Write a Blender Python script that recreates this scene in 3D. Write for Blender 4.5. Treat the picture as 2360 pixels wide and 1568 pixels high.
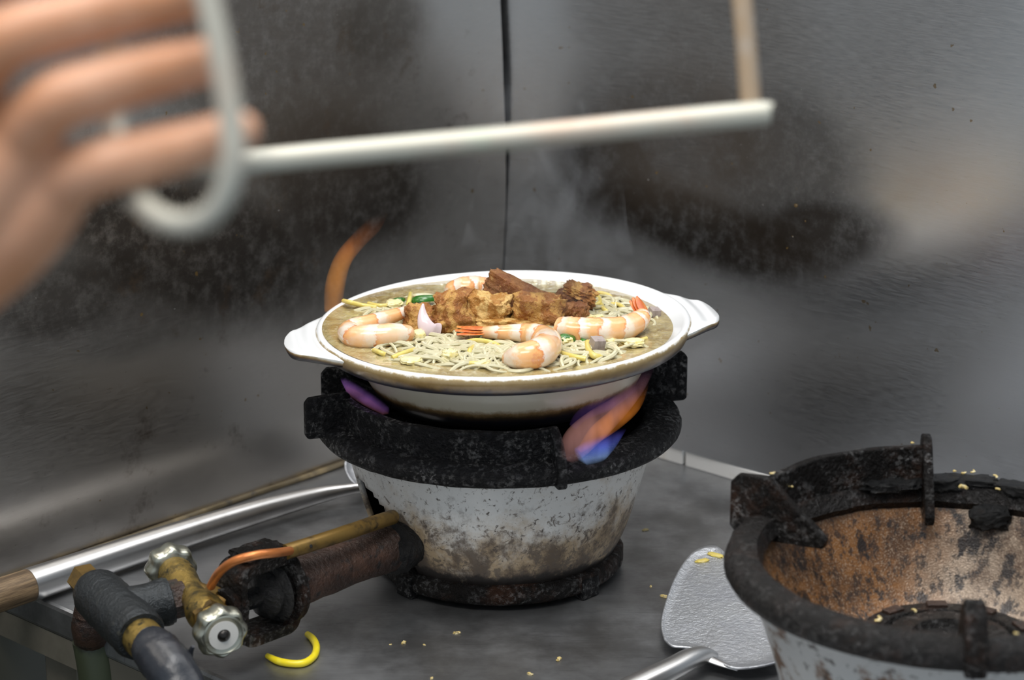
import bpy, bmesh, math, random
from mathutils import Vector, Matrix, Euler, noise as mnoise
for _o in list(bpy.data.objects): bpy.data.objects.remove(_o, do_unlink=True)
random.seed(7)
SC = bpy.context.scene
COL = SC.collection
PI = math.pi; R = math.radians
# ------------------------------------------------------------------ camera
FPX, CX, CY = 5600.0, 1180.0, 784.0
PITCH = R(17.0); CAMH = 0.65
cd = bpy.data.cameras.new('camera'); cam = bpy.data.objects.new('camera', cd); COL.objects.link(cam)
cam.location = (0, 0, CAMH); cam.rotation_euler = (PI/2 - PITCH, 0, 0)
cd.sensor_width = 36; cd.lens = FPX/2360*36; cd.clip_start = .02
cd.dof.use_dof = True; cd.dof.focus_distance = 1.62; cd.dof.aperture_fstop = 7.0
SC.camera = cam
# ------------------------------------------------------------------ light
W = bpy.data.worlds.new('world'); SC.world = W; W.use_nodes = True
W.node_tree.nodes['Background'].inputs[0].default_value = (.76, .88, 1.0, 1)
W.node_tree.nodes['Background'].inputs[1].default_value = .50
def area(name, loc, target, sx, sy, power, col):
    l = bpy.data.lights.new(name, 'AREA'); l.shape = 'RECTANGLE'; l.size = sx; l.size_y = sy; l.energy = power; l.color = col
    o = bpy.data.objects.new(name, l); COL.objects.link(o); o.location = loc
    o.rotation_euler = (Vector(target)-Vector(loc)).to_track_quat('-Z', 'Y').to_euler(); return o
area('ceiling_light', (.10, 1.25, 2.0), (0, 1.45, 0), .6, 1.0, 20, (1, .985, .965))
area('hood_light', (-.30, .45, 1.55), (0, 1.6, .1), 1.0, .35, 13, (1, .96, .90))
SC.view_settings.view_transform = 'Standard'; SC.view_settings.look = 'None'
SC.view_settings.exposure = 0.35; SC.view_settings.gamma = 1; SC.view_settings.use_curve_mapping = False
# ------------------------------------------------------------------ pixel helpers (2360x1568 frame)
def ray(px, py):
    r = (px-CX)/FPX; u = (CY-py)/FPX
    return Vector((r, math.cos(PITCH)+u*math.sin(PITCH), -math.sin(PITCH)+u*math.cos(PITCH)))
CAMP = Vector((0, 0, CAMH))
def P(px, py, d): return CAMP + ray(px, py)*d
def Z(px, py, z):
    d = ray(px, py); return CAMP + d*((z-CAMH)/d.z)
# ------------------------------------------------------------------ mesh helpers
class G:
    def __init__(s): s.v = []; s.f = []; s.m = []; s.uv = []
    def add(s, v, f, mi=0, uv=None):
        b = len(s.v); s.v += [Vector(q) for q in v]; s.f += [tuple(i+b for i in q) for q in f]; s.m += [mi]*len(f)
        s.uv += uv if uv else [(0, 0)]*len(v); return s
def link(o, parent=None):
    COL.objects.link(o)
    if parent: o.parent = parent
    return o
def obj(name, g, mats, parent=None, smooth=True, local=False, origin=None, bevel=0):
    if not isinstance(mats, (list, tuple)): mats = [mats]
    off = Vector((0, 0, 0))
    if not local:
        if parent: off = WL[parent.name]
        elif origin is not None: off = Vector(origin)
    me = bpy.data.meshes.new(name); me.from_pydata([q-off for q in g.v], [], g.f)
    for m in mats: me.materials.append(m)
    me.polygons.foreach_set('material_index', g.m); me.polygons.foreach_set('use_smooth', [smooth]*len(g.f))
    ul = me.uv_layers.new(name='UVMap')
    for lp in me.loops: ul.data[lp.index].uv = g.uv[lp.vertex_index]
    bm = bmesh.new(); bm.from_mesh(me); bmesh.ops.recalc_face_normals(bm, faces=bm.faces); bm.to_mesh(me); bm.free()
    o = bpy.data.objects.new(name, me)
    if not parent and origin is not None: o.location = origin
    if bevel:
        b = o.modifiers.new('bevel', 'BEVEL'); b.width = bevel; b.segments = 2; b.limit_method = 'ANGLE'; b.angle_limit = R(40)
    link(o, parent); WL[o.name] = WL[parent.name] if parent else Vector(o.location)
    if smooth:
        try: me.set_sharp_from_angle(angle=R(50))
        except Exception: pass
    return o
WL = {}
def tag(o, label, cat, group=None, kind=None):
    o['label'] = label; o['category'] = cat
    if group: o['group'] = group
    if kind: o['kind'] = kind
    return o
def thing(name, loc, label, cat, group=None, rot=None):
    o = bpy.data.objects.new(name, None); o.location = loc; o.empty_display_size = .02
    if rot: o.rotation_euler = rot
    link(o); WL[o.name] = Vector(loc); return tag(o, label, cat, group)
def struct(o): o['kind'] = 'structure'; return o
def lerp(a, b, t): return a+(b-a)*t
def cr(pts, m):
    """Catmull-Rom resample; pts = list of equal-length tuples/vectors"""
    pts = [tuple(p) for p in pts]; n = len(pts); out = []
    for i in range(m):
        x = i/(m-1)*(n-1); k = min(int(x), n-2); t = x-k
        p0 = pts[max(k-1, 0)]; p1 = pts[k]; p2 = pts[k+1]; p3 = pts[min(k+2, n-1)]
        out.append(tuple(.5*((2*b)+(-a+c)*t+(2*a-5*b+4*c-d)*t*t+(-a+3*b-3*c+d)*t**3) for a, b, c, d in zip(p0, p1, p2, p3)))
    return out
def sweep(g, pts, rad, n=12, m=None, mi=0, flat=1.0, up=(0, 0, 1), cap=True, lump=0, seed=0):
    """tube through pts; rad scalar or list (same count as pts); flat = up-axis squash"""
    if not isinstance(rad, (list, tuple)): rad = [rad]*len(pts)
    d = [tuple(p)+(r,) for p, r in zip(pts, rad)]
    if m: d = cr(d, m)
    c = [Vector(q[:3]) for q in d]; rr = [q[3] for q in d]; L = len(c); v = []; f = []; uv = []
    up = Vector(up)
    for i in range(L):
        t = (c[min(i+1, L-1)]-c[max(i-1, 0)]).normalized()
        a = t.cross(up)
        a = a.normalized() if a.length > 1e-4 else t.orthogonal().normalized()
        b = a.cross(t).normalized()
        for j in range(n):
            an = 2*PI*j/n; q = a*math.cos(an)*rr[i]+b*math.sin(an)*rr[i]*flat
            if lump: q *= 1+lump*mnoise.noise((c[i]+q)*(1/max(rr[i], 1e-4))*1.3+Vector((seed, 0, 0)))
            v.append(c[i]+q); uv.append((i/(L-1), j/n))
    for i in range(L-1):
        for j in range(n):
            k = (j+1) % n; f.append((i*n+j, i*n+k, (i+1)*n+k, (i+1)*n+j))
    if cap:
        f.append(tuple(range(n-1, -1, -1))); f.append(tuple((L-1)*n+j for j in range(n)))
    return g.add(v, f, mi, uv)
def frame(ax):
    ax = Vector(ax).normalized(); a = ax.cross(Vector((0, 0, 1)))
    a = a.normalized() if a.length > 1e-3 else Vector((1, 0, 0))
    return ax, a, a.cross(ax).normalized()*-1
def lathe(g, c, axis, prof, n=48, mi=0, a0=0, a1=2*PI, lobes=0, lamp=0, disp=0, dscale=60, mis=None, sq=1):
    """prof: list of (radius, offset along axis); angle 0 faces -Y when axis is +Z"""
    c = Vector(c); ax = Vector(axis).normalized()
    if abs(ax.z) > .999: a, b = Vector((1, 0, 0)), Vector((0, -1, 0))
    else:
        ax, a, b = frame(ax)
    full = abs(a1-a0-2*PI) < 1e-6; m = n if full else n+1; v = []; f = []; uv = []; ml = []
    for (r, h) in prof:
        for j in range(m):
            an = a0+(a1-a0)*j/n; rr = r*(1+lamp*math.cos(lobes*an)) if lobes else r
            q = c+ax*h+a*math.sin(an)*rr+b*math.cos(an)*rr*sq
            if disp: q += (q-c).normalized()*disp*mnoise.fractal(q*dscale, 1, 2, 3)
            v.append(q); uv.append((j/n, h))
    for i in range(len(prof)-1):
        for j in range(n):
            k = (j+1) % m
            f.append((i*m+j, i*m+k, (i+1)*m+k, (i+1)*m+j)); ml.append(mis[i] if mis else mi)
    b0 = len(g.m); g.add(v, f, mi, uv); g.m[b0:] = ml
    return g
def box(g, c, ax, ay, az, mi=0):
    c = Vector(c); ax, ay, az = Vector(ax), Vector(ay), Vector(az)
    v = [c+ax*i+ay*j+az*k for i in (-1, 1) for j in (-1, 1) for k in (-1, 1)]
    return g.add(v, [(0, 1, 3, 2), (4, 6, 7, 5), (0, 4, 5, 1), (2, 3, 7, 6), (0, 2, 6, 4), (1, 5, 7, 3)], mi)
def lumpmesh(g, M4, dims, k=8, amp=.12, seed=0, rnd=.35, mi=0, fscale=2.2, warp=0):
    """rounded, noise-displaced block: dims = half sizes, M4 places it"""
    v = []; f = []; idx = {}
    def vert(p):
        key = tuple(round(x, 4) for x in p)
        if key in idx: return idx[key]
        q = Vector(p); s = q.normalized()*1.15; q = q.lerp(s, rnd); q += warp*mnoise.noise_vector(q*.8+Vector((seed*5.7, 1, seed*2.3)))
        q += q.normalized()*amp*mnoise.fractal(q*fscale+Vector((seed*7.3, seed*3.1, 0)), 1, 2, 3)
        idx[key] = len(v); v.append(M4 @ Vector((q.x*dims[0], q.y*dims[1], q.z*dims[2]))); return idx[key]
    for ax in range(3):
        for s in (-1, 1):
            for i in range(k):
                for j in range(k):
                    quad = []
                    for a, b in ((0, 0), (1, 0), (1, 1), (0, 1)):
                        p = [0, 0, 0]; p[ax] = s; p[(ax+1) % 3] = -1+2*(i+a)/k; p[(ax+2) % 3] = -1+2*(j+b)/k; quad.append(vert(p))
                    f.append(tuple(quad))
    return g.add(v, f, mi)
# ------------------------------------------------------------------ material helpers
class NT:
    def __init__(s, name):
        s.m = bpy.data.materials.new(name); s.m.use_nodes = True; s.t = s.m.node_tree; s.t.nodes.clear()
        s.out = s.t.nodes.new('ShaderNodeOutputMaterial'); s.tc = s.t.nodes.new('ShaderNodeTexCoord')
        s.obj = s.tc.outputs['Object']; s.uv = s.tc.outputs['UV']
    def n(s, typ, ins=None, **at):
        nd = s.t.nodes.new('ShaderNode'+typ)
        for k, v in at.items(): setattr(nd, k, v)
        for k, v in (ins or {}).items(): s.set(nd.inputs[k], v)
        return nd
    def set(s, sock, v):
        if isinstance(v, bpy.types.NodeSocket): s.t.links.new(v, sock)
        elif isinstance(v, (tuple, list)) and sock.type == 'RGBA': sock.default_value = tuple(v)+((1,) if len(v) == 3 else ())
        else: sock.default_value = v
    def math(s, op, a, b=0, c=0): return s.n('Math', {0: a, 1: b, 2: c}, operation=op).outputs[0]
    def noise(s, scale, detail=4, rough=.6, vec=None, stretch=None, dist=0):
        vec = vec or s.obj
        if stretch: vec = s.n('Mapping', {'Vector': vec, 'Scale': stretch}).outputs[0]
        return s.n('TexNoise', {'Vector': vec, 'Scale': scale, 'Detail': detail, 'Roughness': rough, 'Distortion': dist}).outputs['Fac']
    def ramp(s, x, lo, hi, a=0.0, b=1.0):
        return s.n('MapRange', {0: x, 1: lo, 2: hi, 3: a, 4: b}, interpolation_type='SMOOTHSTEP').outputs[0]
    def mix(s, f, a, b):
        nd = s.n('Mix', data_type='RGBA'); s.set(nd.inputs[0], f); s.set(nd.inputs[6], a); s.set(nd.inputs[7], b); return nd.outputs[2]
    def cramp(s, x, stops):
        nd = s.n('ValToRGB', {0: x}); e = nd.color_ramp.elements
        for i, (p, c) in enumerate(stops):
            el = e[i] if i < 2 else e.new(p)
            el.position = p; el.color = tuple(c)+(1,)
        return nd.outputs[0]
    def sep(s, vec): return s.n('SeparateXYZ', {0: vec}).outputs
    def bump(s, h, strength=.3, dist=.001): return s.n('Bump', {'Height': h, 'Strength': strength, 'Distance': dist}).outputs[0]
    def ell(s, c, rad, rot=0, lo=.7, hi=1.15, wob=.35, wsc=14, axis='Y'):
        """soft elliptical soot and reflection mask in object space"""
        nz = s.noise(wsc, 5, .6)
        e = (0, rot, 0) if axis == 'Y' else (0, 0, rot)
        mp = s.n('Mapping', {'Vector': s.obj, 'Location': c, 'Rotation': e, 'Scale': rad}, vector_type='TEXTURE').outputs[0]
        ln = s.n('VectorMath', {0: mp}, operation='LENGTH').outputs['Value']
        ln = s.math('ADD', ln, s.math('MULTIPLY', s.math('SUBTRACT', nz, .5), wob*2))
        return s.ramp(ln, lo, hi, 1.0, 0.0)
    def done(s, color, rough=.5, metal=0, normal=None, **kw):
        b = s.n('BsdfPrincipled'); s.set(b.inputs['Base Color'], color); s.set(b.inputs['Roughness'], rough); s.set(b.inputs['Metallic'], metal)
        if normal: s.set(b.inputs['Normal'], normal)
        for k, v in kw.items(): s.set(b.inputs[k.replace('_', ' ')], v)
        s.t.links.new(b.outputs[0], s.out.inputs['Surface']); return s.m
def M(name, base, rough=.5, metal=0, layers=(), bump=None, **kw):
    """layers: (scale, lo, hi, colour[, stretch]) patches over the base colour"""
    t = NT(name); c = base; 
    for L in layers:
        c = t.mix(t.ramp(t.noise(L[0], 6, .65, stretch=L[4] if len(L) > 4 else None), L[1], L[2]), c, L[3])
    nm = None
    if bump: nm = t.bump(t.noise(bump[0], 5, .65), bump[1], bump[2] if len(bump) > 2 else .001)
    return t.done(c, rough, metal, nm, **kw)
# ------------------------------------------------------------------ materials
def wall_mat(name, soot_reflections, warm, streak):
    t = NT(name)
    br = t.noise(90, 3, .6, stretch=streak)
    base = t.mix(br, *((.52, .49, .455), (.64, .61, .575)) if warm else ((.54, .555, .575), (.68, .69, .71)))
    base = t.mix(t.ramp(t.noise(5, 4, .6), .35, .75), base, (.53, .50, .46) if warm else (.56, .565, .58))
    rough = t.ramp(br, .2, .8, .27, .36)
    metal = 1.0
    for c, rad, rot, dark, k in soot_reflections:
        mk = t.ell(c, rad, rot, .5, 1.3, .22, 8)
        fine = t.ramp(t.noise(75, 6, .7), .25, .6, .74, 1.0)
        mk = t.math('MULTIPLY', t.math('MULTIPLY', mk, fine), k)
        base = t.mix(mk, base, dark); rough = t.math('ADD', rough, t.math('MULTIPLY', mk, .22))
    if warm:
        base = t.mix(t.math('MULTIPLY', t.ramp(t.noise(22, 5, .7), .55, .72), .55), base, (.13, .085, .05))
    sp = t.ramp(t.noise(130, 2, .5), .735, .77)
    base = t.mix(t.math('MULTIPLY', sp, .7), base, (.30, .19, .06))
    sp2 = t.ramp(t.noise(260, 2, .5), .77, .80)
    base = t.mix(t.math('MULTIPLY', sp2, .6), base, (.7, .7, .68))
    nm = t.bump(t.noise(160, 3, .6, stretch=streak), .06, .0005)
    return t.done(base, rough, metal, nm)
SOOT_REFL = (.034, .027, .021); SOOT_REFL2 = (.105, .085, .068)  # dark wall patches: soot plus blurred reflections painted into the steel colour
def counter_mat():
    t = NT('counter_steel'); br = t.noise(60, 4, .6, stretch=(1, 9, 1))
    c = t.mix(br, (.30, .305, .315), (.40, .405, .415))
    c = t.mix(t.math('MULTIPLY', t.ramp(t.noise(9, 6, .7), .42, .66), .6), c, (.12, .115, .11))
    sc = t.ramp(t.noise(30, 3, .5, stretch=(1.2, 22, 1), dist=1.5), .64, .70)
    c = t.mix(t.math('MULTIPLY', sc, .35), c, (.10, .10, .11))
    sm = t.ramp(t.noise(16, 5, .7), .62, .75); c = t.mix(t.math('MULTIPLY', sm, .35), c, (.42, .40, .34))
    r = t.ramp(t.noise(14, 5, .6), .3, .75, .30, .52)
    return t.done(c, r, .9, t.bump(t.noise(120, 4, .6, stretch=(1, 6, 1)), .07, .0006))
mCounter = counter_mat()
def iron(name, base, spots, rust, bsc, shine, low=.12):
    t = NT(name); c = t.mix(t.ramp(t.noise(150, 5, .65), .5, .72), base, spots)
    if rust: c = t.mix(t.ramp(t.noise(38, 6, .7), .48, .70), c, rust)
    g = t.ramp(t.noise(45, 5, .65), .40, .66); f = t.ramp(t.noise(300, 4, .65), .46, .62)
    sp = t.math('MULTIPLY_ADD', t.math('MULTIPLY', g, f), shine, low)
    return t.done(c, t.ramp(f, 0, 1, .42, .18), 0, t.bump(t.noise(bsc, 5, .7), 1.0, .0035), Specular_IOR_Level=sp)
mIron = iron('cast_iron', (.0035, .0035, .0042), (.010, .010, .012), None, 330, 1.0)
mIronRust = iron('rusty_iron', (.005, .004, .0036), (.009, .008, .008), (.030, .013, .007), 280, 1.0)
mIronPlain = iron('greasy_iron', (.007, .006, .0056), (.014, .012, .012), (.022, .011, .007), 200, .45, .22)
mRust = M('rusty_pipe', (.035, .018, .012), .34, .2, [(30, .48, .70, (.075, .036, .022)), (110, .52, .66, (.015, .012, .011))], (300, .8, .002))
mTar = M('burnt_grease', (.004, .004, .0042), .24, 0, [(60, .6, .8, (.04, .02, .012))], (380, 1.0, .004), Specular_IOR_Level=.35)
mBrass = M('dirty_brass', (.31, .21, .055), .40, .75, [(70, .44, .64, (.09, .068, .028)), (110, .56, .68, (.02, .026, .02)), (60, .66, .74, (.02, .085, .07))], (260, .5, .0012))
mBrassDark = M('tarnished_brass', (.20, .12, .03), .4, .6, [(60, .45, .65, (.07, .045, .018)), (90, .6, .75, (.02, .015, .012))], (120, .3, .0006))
mCopper = M('copper_tube', (.60, .20, .055), .35, .55, [(60, .5, .8, (.34, .11, .035))])
mPipe = M('galvanised_fitting', (.028, .032, .035), .38, .6, [(40, .45, .7, (.02, .022, .023)), (60, .62, .75, (.16, .15, .11))], (260, .8, .002))
mTape = M('black_tape', (.018, .02, .026), .35, 0, [(70, .55, .8, (.05, .055, .065))], (120, .5, .001))
mKnob = M('nickel_knob', (.36, .36, .30), .30, .85, [(90, .5, .7, (.17, .16, .09))])
mKnobFace = M('white_knob_face', (.60, .58, .54), .5, 0, [(120, .6, .75, (.35, .33, .28))])
mDark = M('dark_screw', (.02, .017, .015), .3, .5)
mSteel = M('polished_steel', (.64, .63, .62), .33, 1, [(18, .5, .8, (.44, .42, .40), (1, 1, 1))])
def wood_mat():
    t = NT('worn_wood'); g = t.noise(22, 6, .7, stretch=(14, 14, 1.0)); 
    c = t.cramp(g, [(.3, (.035, .022, .012)), (.5, (.11, .07, .036)), (.68, (.24, .16, .085))])
    return t.done(c, .6, 0, t.bump(g, .4, .001))
mWood = wood_mat()
def pan_mat():
    t = NT('wet_steel_blade'); n1 = t.noise(300, 4, .7); n2 = t.noise(34, 6, .75)
    c = t.mix(t.ramp(n2, .4, .7), (.56, .575, .60), (.38, .39, .42))
    c = t.mix(t.math('MULTIPLY', t.ramp(n1, .62, .68), .6), c, (.75, .76, .76))
    return t.done(c, t.ramp(n2, .3, .7, .30, .5), .85, t.bump(n1, .6, .0015))
mBlade = pan_mat()
def body_mat(name, low, hi, k=1.0, seed=0):
    t = NT(name); z = t.sep(t.obj)[2]
    n1 = t.noise(48, 8, .72, stretch=(1, 1, .75)); n2 = t.noise(230, 6, .72, stretch=(1, 1, .75), dist=.5); n3 = t.noise(22, 7, .7); n4 = t.noise(120, 7, .75, dist=.8)
    c = (.62, .61, .585)
    w3 = t.math('MULTIPLY_ADD', n3, 2.4, -1.2); w1 = t.math('MULTIPLY_ADD', n1, 2.6, -1.3)
    c = t.mix(t.math('MULTIPLY', t.ramp(t.math('ADD', w3, t.ramp(z, low, .098, .55, -.42)), -.25, .45), .9), c, (.34, .235, .12))   # baked-on grime
    c = t.mix(t.math('MULTIPLY', t.ramp(t.math('ADD', w1, t.ramp(z, low, .105, .42, -.22)), .05, .5), .88), c, (.085, .060, .043))
    c = t.mix(t.math('MULTIPLY', t.ramp(t.math('ADD', n4, t.ramp(z, low, hi, .08, -.03)), .54, .62), .85), c, (.11, .085, .065))
    c = t.mix(t.ramp(n2, .58, .65), c, (.07, .055, .045))
    c = t.mix(t.ramp(t.math('ADD', n1, t.ramp(z, low-.002, low+.026, .5, -.3)), .62, .85), c, (.022, .018, .016))
    return t.done(c, t.ramp(n1, .3, .7, .36, .6), .15, t.bump(n2, .3, .0010))
mBody = body_mat('stained_enamel', .0165, .085)
def body2_mat():
    t = NT('peeling_enamel'); n1 = t.noise(45, 7, .72); n2 = t.noise(120, 6, .7)
    c = t.mix(t.ramp(n1, .52, .62), (.46, .46, .45), (.13, .065, .03)); c = t.mix(t.ramp(n2, .58, .66), c, (.03, .022, .018))
    return t.done(c, .45, .1, t.bump(n1, .4, .001))
mBody2 = body2_mat()
def bowl_rust():
    t = NT('rusty_bowl'); n1 = t.noise(800, 2, .6); n2 = t.noise(30, 7, .72); n3 = t.noise(75, 5, .7, stretch=(1, 1, .6)); x = t.sep(t.obj)[0]
    n4 = t.noise(12, 4, .6)
    n5 = t.noise(170, 5, .7, stretch=(1, 1, .6))
    c = t.mix(t.ramp(t.math('ADD', n4, t.ramp(x, -.06, .09, -.30, .30)), .35, .65), (.20, .085, .024), (.235, .175, .125))
    c = t.mix(t.math('MULTIPLY', t.ramp(n2, .44, .62), .85), c, (.060, .028, .013))
    c = t.mix(t.math('MULTIPLY', t.ramp(n1, .48, .72), .55), c, (.42, .32, .23))
    c = t.mix(t.ramp(n3, .52, .62), c, (.020, .014, .012))
    c = t.mix(t.math('MULTIPLY', t.ramp(n5, .51, .61), .85), c, (.03, .019, .014))
    return t.done(c, t.ramp(n2, .35, .7, .30, .55), .2, t.bump(n1, .45, .001))
mBowl = bowl_rust()
def dish_mat():
    t = NT('scorched_glaze'); z = t.sep(t.obj)[2]
    zz = t.math('ADD', z, t.math('MULTIPLY', t.math('SUBTRACT', t.noise(85, 6, .75), .5), .0085))
    x = t.ramp(zz, -.045, 0); x = t.n('MapRange', {0: zz, 1: -.045, 2: 0.0, 3: 0.0, 4: 1.0}).outputs[0]
    c = t.cramp(x, [(0, (.01, .01, .014)), (.07, (.012, .011, .014)), (.14, (.05, .03, .014)), (.20, (.20, .12, .05)), (.27, (.50, .43, .32)), (.60, (.56, .51, .42)), (.665, (.40, .36, .30)), (.69, (.03, .03, .045)), (.745, (.03, .026, .034)), (.785, (.085, .05, .022)), (.83, (.20, .12, .042)), (.90, (.29, .195, .08)), (.955, (.36, .265, .125)), (.98, (.72, .68, .60)), (1, (.82, .81, .79))])
    return t.done(c, .28, 0, None, Coat_Weight=.3, Coat_Roughness=.1)
mGlaze = M('white_glaze', (.80, .81, .82), .22, 0, [(30, .62, .8, (.72, .71, .67))], None, Coat_Weight=.35, Coat_Roughness=.08)
mScorch = dish_mat()
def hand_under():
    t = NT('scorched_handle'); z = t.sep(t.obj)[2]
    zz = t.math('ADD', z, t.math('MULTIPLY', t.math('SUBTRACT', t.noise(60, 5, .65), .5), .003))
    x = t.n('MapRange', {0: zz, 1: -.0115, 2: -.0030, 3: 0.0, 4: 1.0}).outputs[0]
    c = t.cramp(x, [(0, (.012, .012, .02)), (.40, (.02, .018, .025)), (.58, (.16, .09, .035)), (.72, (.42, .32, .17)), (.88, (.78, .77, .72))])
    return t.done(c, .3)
mHandleUnder = hand_under()
def soup_mat():
    t = NT('broth'); n1 = t.noise(42, 6, .65, dist=1.2); n2 = t.noise(300, 4, .6, dist=.8)
    c = t.mix(t.ramp(n1, .35, .65), (.30, .20, .06), (.48, .40, .19)); c = t.mix(t.math('MULTIPLY', t.ramp(n2, .50, .72), .7), c, (.60, .54, .36))
    return t.done(c, .14, 0, t.bump(n2, .6, .002), Subsurface_Weight=.15, Subsurface_Radius=(.004, .003, .001), Specular_IOR_Level=.6, Coat_Weight=1.0, Coat_Roughness=.06)
mSoup = soup_mat()
mVermi = M('rice_vermicelli', (.62, .58, .40), .14, 0, [(90, .45, .7, (.52, .47, .27))], None, Subsurface_Weight=.25, Subsurface_Radius=(.003, .003, .002))
mYellow = M('egg_noodle', (.66, .53, .13), .20, 0, [(120, .5, .75, (.68, .58, .24))], None, Subsurface_Weight=.2, Subsurface_Radius=(.003, .002, .001))
mYellowDry = M('bright_noodle', (.80, .64, .015), .35, 0, [(160, .5, .75, (.85, .72, .06))])
mEgg = M('cooked_egg', (.82, .74, .42), .3, 0, [(140, .5, .7, (.80, .66, .22))], (180, .4, .001), Subsurface_Weight=.2, Subsurface_Radius=(.003, .003, .002))
mGreen = M('green_leaf', (.022, .12, .012), .2, 0, [(150, .5, .75, (.06, .22, .03))])
mShallot = M('pale_shallot', (.68, .56, .58), .2, 0, [(90, .62, .72, (.40, .20, .36), (1, 1, .6))], None, Subsurface_Weight=.3, Subsurface_Radius=(.004, .003, .003))
mMeat = M('grey_meat', (.36, .30, .28), .4, 0, [(140, .5, .7, (.24, .19, .18), (1, 1, .2))], (180, .5, .001))
mCrumb = M('dried_crumb', (.50, .38, .14), .5, 0, [(400, .45, .65, (.60, .52, .32))])
mFoam = M('pale_foam', (.80, .76, .62), .1, 0)
mSteelRod = M('worn_steel_rod', (.46, .445, .38), .5, .35, [(14, .45, .7, (.48, .37, .29)), (30, .55, .75, (.42, .46, .37))])
def shrimp_mat():
    t = NT('cooked_prawn'); s = t.sep(t.uv); u = s[0]; v = s[1]
    w = t.math('ADD', t.math('MULTIPLY', u, 6.2), t.math('MULTIPLY', t.noise(90, 4, .65), 1.1))
    fr = t.math('FRACT', w)
    band = t.cramp(fr, [(0, (.80, .70, .60)), (.22, (.78, .62, .47)), (.40, (.80, .46, .21)), (.80, (.78, .40, .15)), (.90, (.68, .24, .07)), (.95, (.76, .58, .46)), (1, (.80, .70, .60))])
    belly = t.ramp(t.noise(45, 4, .6), .45, .68, 0, .65)
    c = t.mix(belly, band, (.80, .62, .45))
    tip = t.ramp(u, .86, 1.0); c = t.mix(t.math('MULTIPLY', tip, .6), c, (.74, .30, .10))
    return t.done(c, .22, 0, t.bump(t.noise(160, 4, .6), .15, .0006), Subsurface_Weight=.25, Subsurface_Radius=(.006, .003, .002), Coat_Weight=.3, Coat_Roughness=.15)
mShrimp = shrimp_mat()
mTail = M('red_prawn_tail', (.58, .13, .03), .25, 0, [(110, .45, .7, (.72, .30, .08)), (160, .6, .75, (.40, .05, .02))])
def pork_mat(name, a, b, c3):
    t = NT(name); x = t.sep(t.obj)[0]
    w = t.math('ADD', t.math('MULTIPLY', x, 70), t.math('MULTIPLY', t.noise(70, 5, .65), 3.4))
    st = t.ramp(t.math('SINE', t.math('MULTIPLY', w, 5.2)), -.5, .7)
    c = t.mix(st, a, b); c = t.mix(t.ramp(t.noise(95, 5, .7), .56, .7), c, c3); c = t.mix(t.math('MULTIPLY', t.ramp(t.noise(330, 4, .7), .56, .7), .6), c, (.66, .42, .16))
    return t.done(c, .36, 0, t.bump(t.noise(420, 4, .7), .9, .0022), Specular_IOR_Level=.45)
mPork = pork_mat('fried_pork', (.33, .125, .025), (.56, .30, .08), (.17, .05, .012))
mPorkDark = pork_mat('dark_fried_pork', (.25, .085, .022), (.36, .15, .045), (.11, .032, .010))
mPorkGold = pork_mat('golden_crackling', (.46, .21, .04), (.74, .48, .17), (.30, .11, .02))
def skin_mat():
    t = NT('skin'); n = t.noise(26, 4, .6)
    c = t.mix(t.ramp(n, .35, .7), (.48, .22, .11), (.58, .31, .19))
    return t.done(c, .42, 0, t.bump(t.noise(140, 4, .6), .2, .0008), Subsurface_Weight=.2, Subsurface_Radius=(.010, .004, .002))
mSkin = skin_mat()
mTile = M('white_tile', (.80, .78, .75), .3, 0, [(30, .55, .8, (.62, .57, .48))])
mGrout = M('grout', (.22, .18, .12), .8)
mSeal = M('brown_sealant', (.085, .065, .035), .6, 0, [(40, .5, .75, (.20, .15, .075)), (60, .55, .7, (.03, .025, .02))])
mBeige = M('dull_panel', (.15, .135, .105), .5, .2, [(8, .45, .7, (.09, .082, .06))])
mFloorTile = M('greasy_floor', (.075, .07, .048), .45, 0, [(6, .5, .7, (.035, .033, .025))])
mGreenPipe = M('green_grimy_pipe', (.045, .055, .028), .5, .2, [(40, .5, .7, (.02, .022, .014))])
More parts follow.
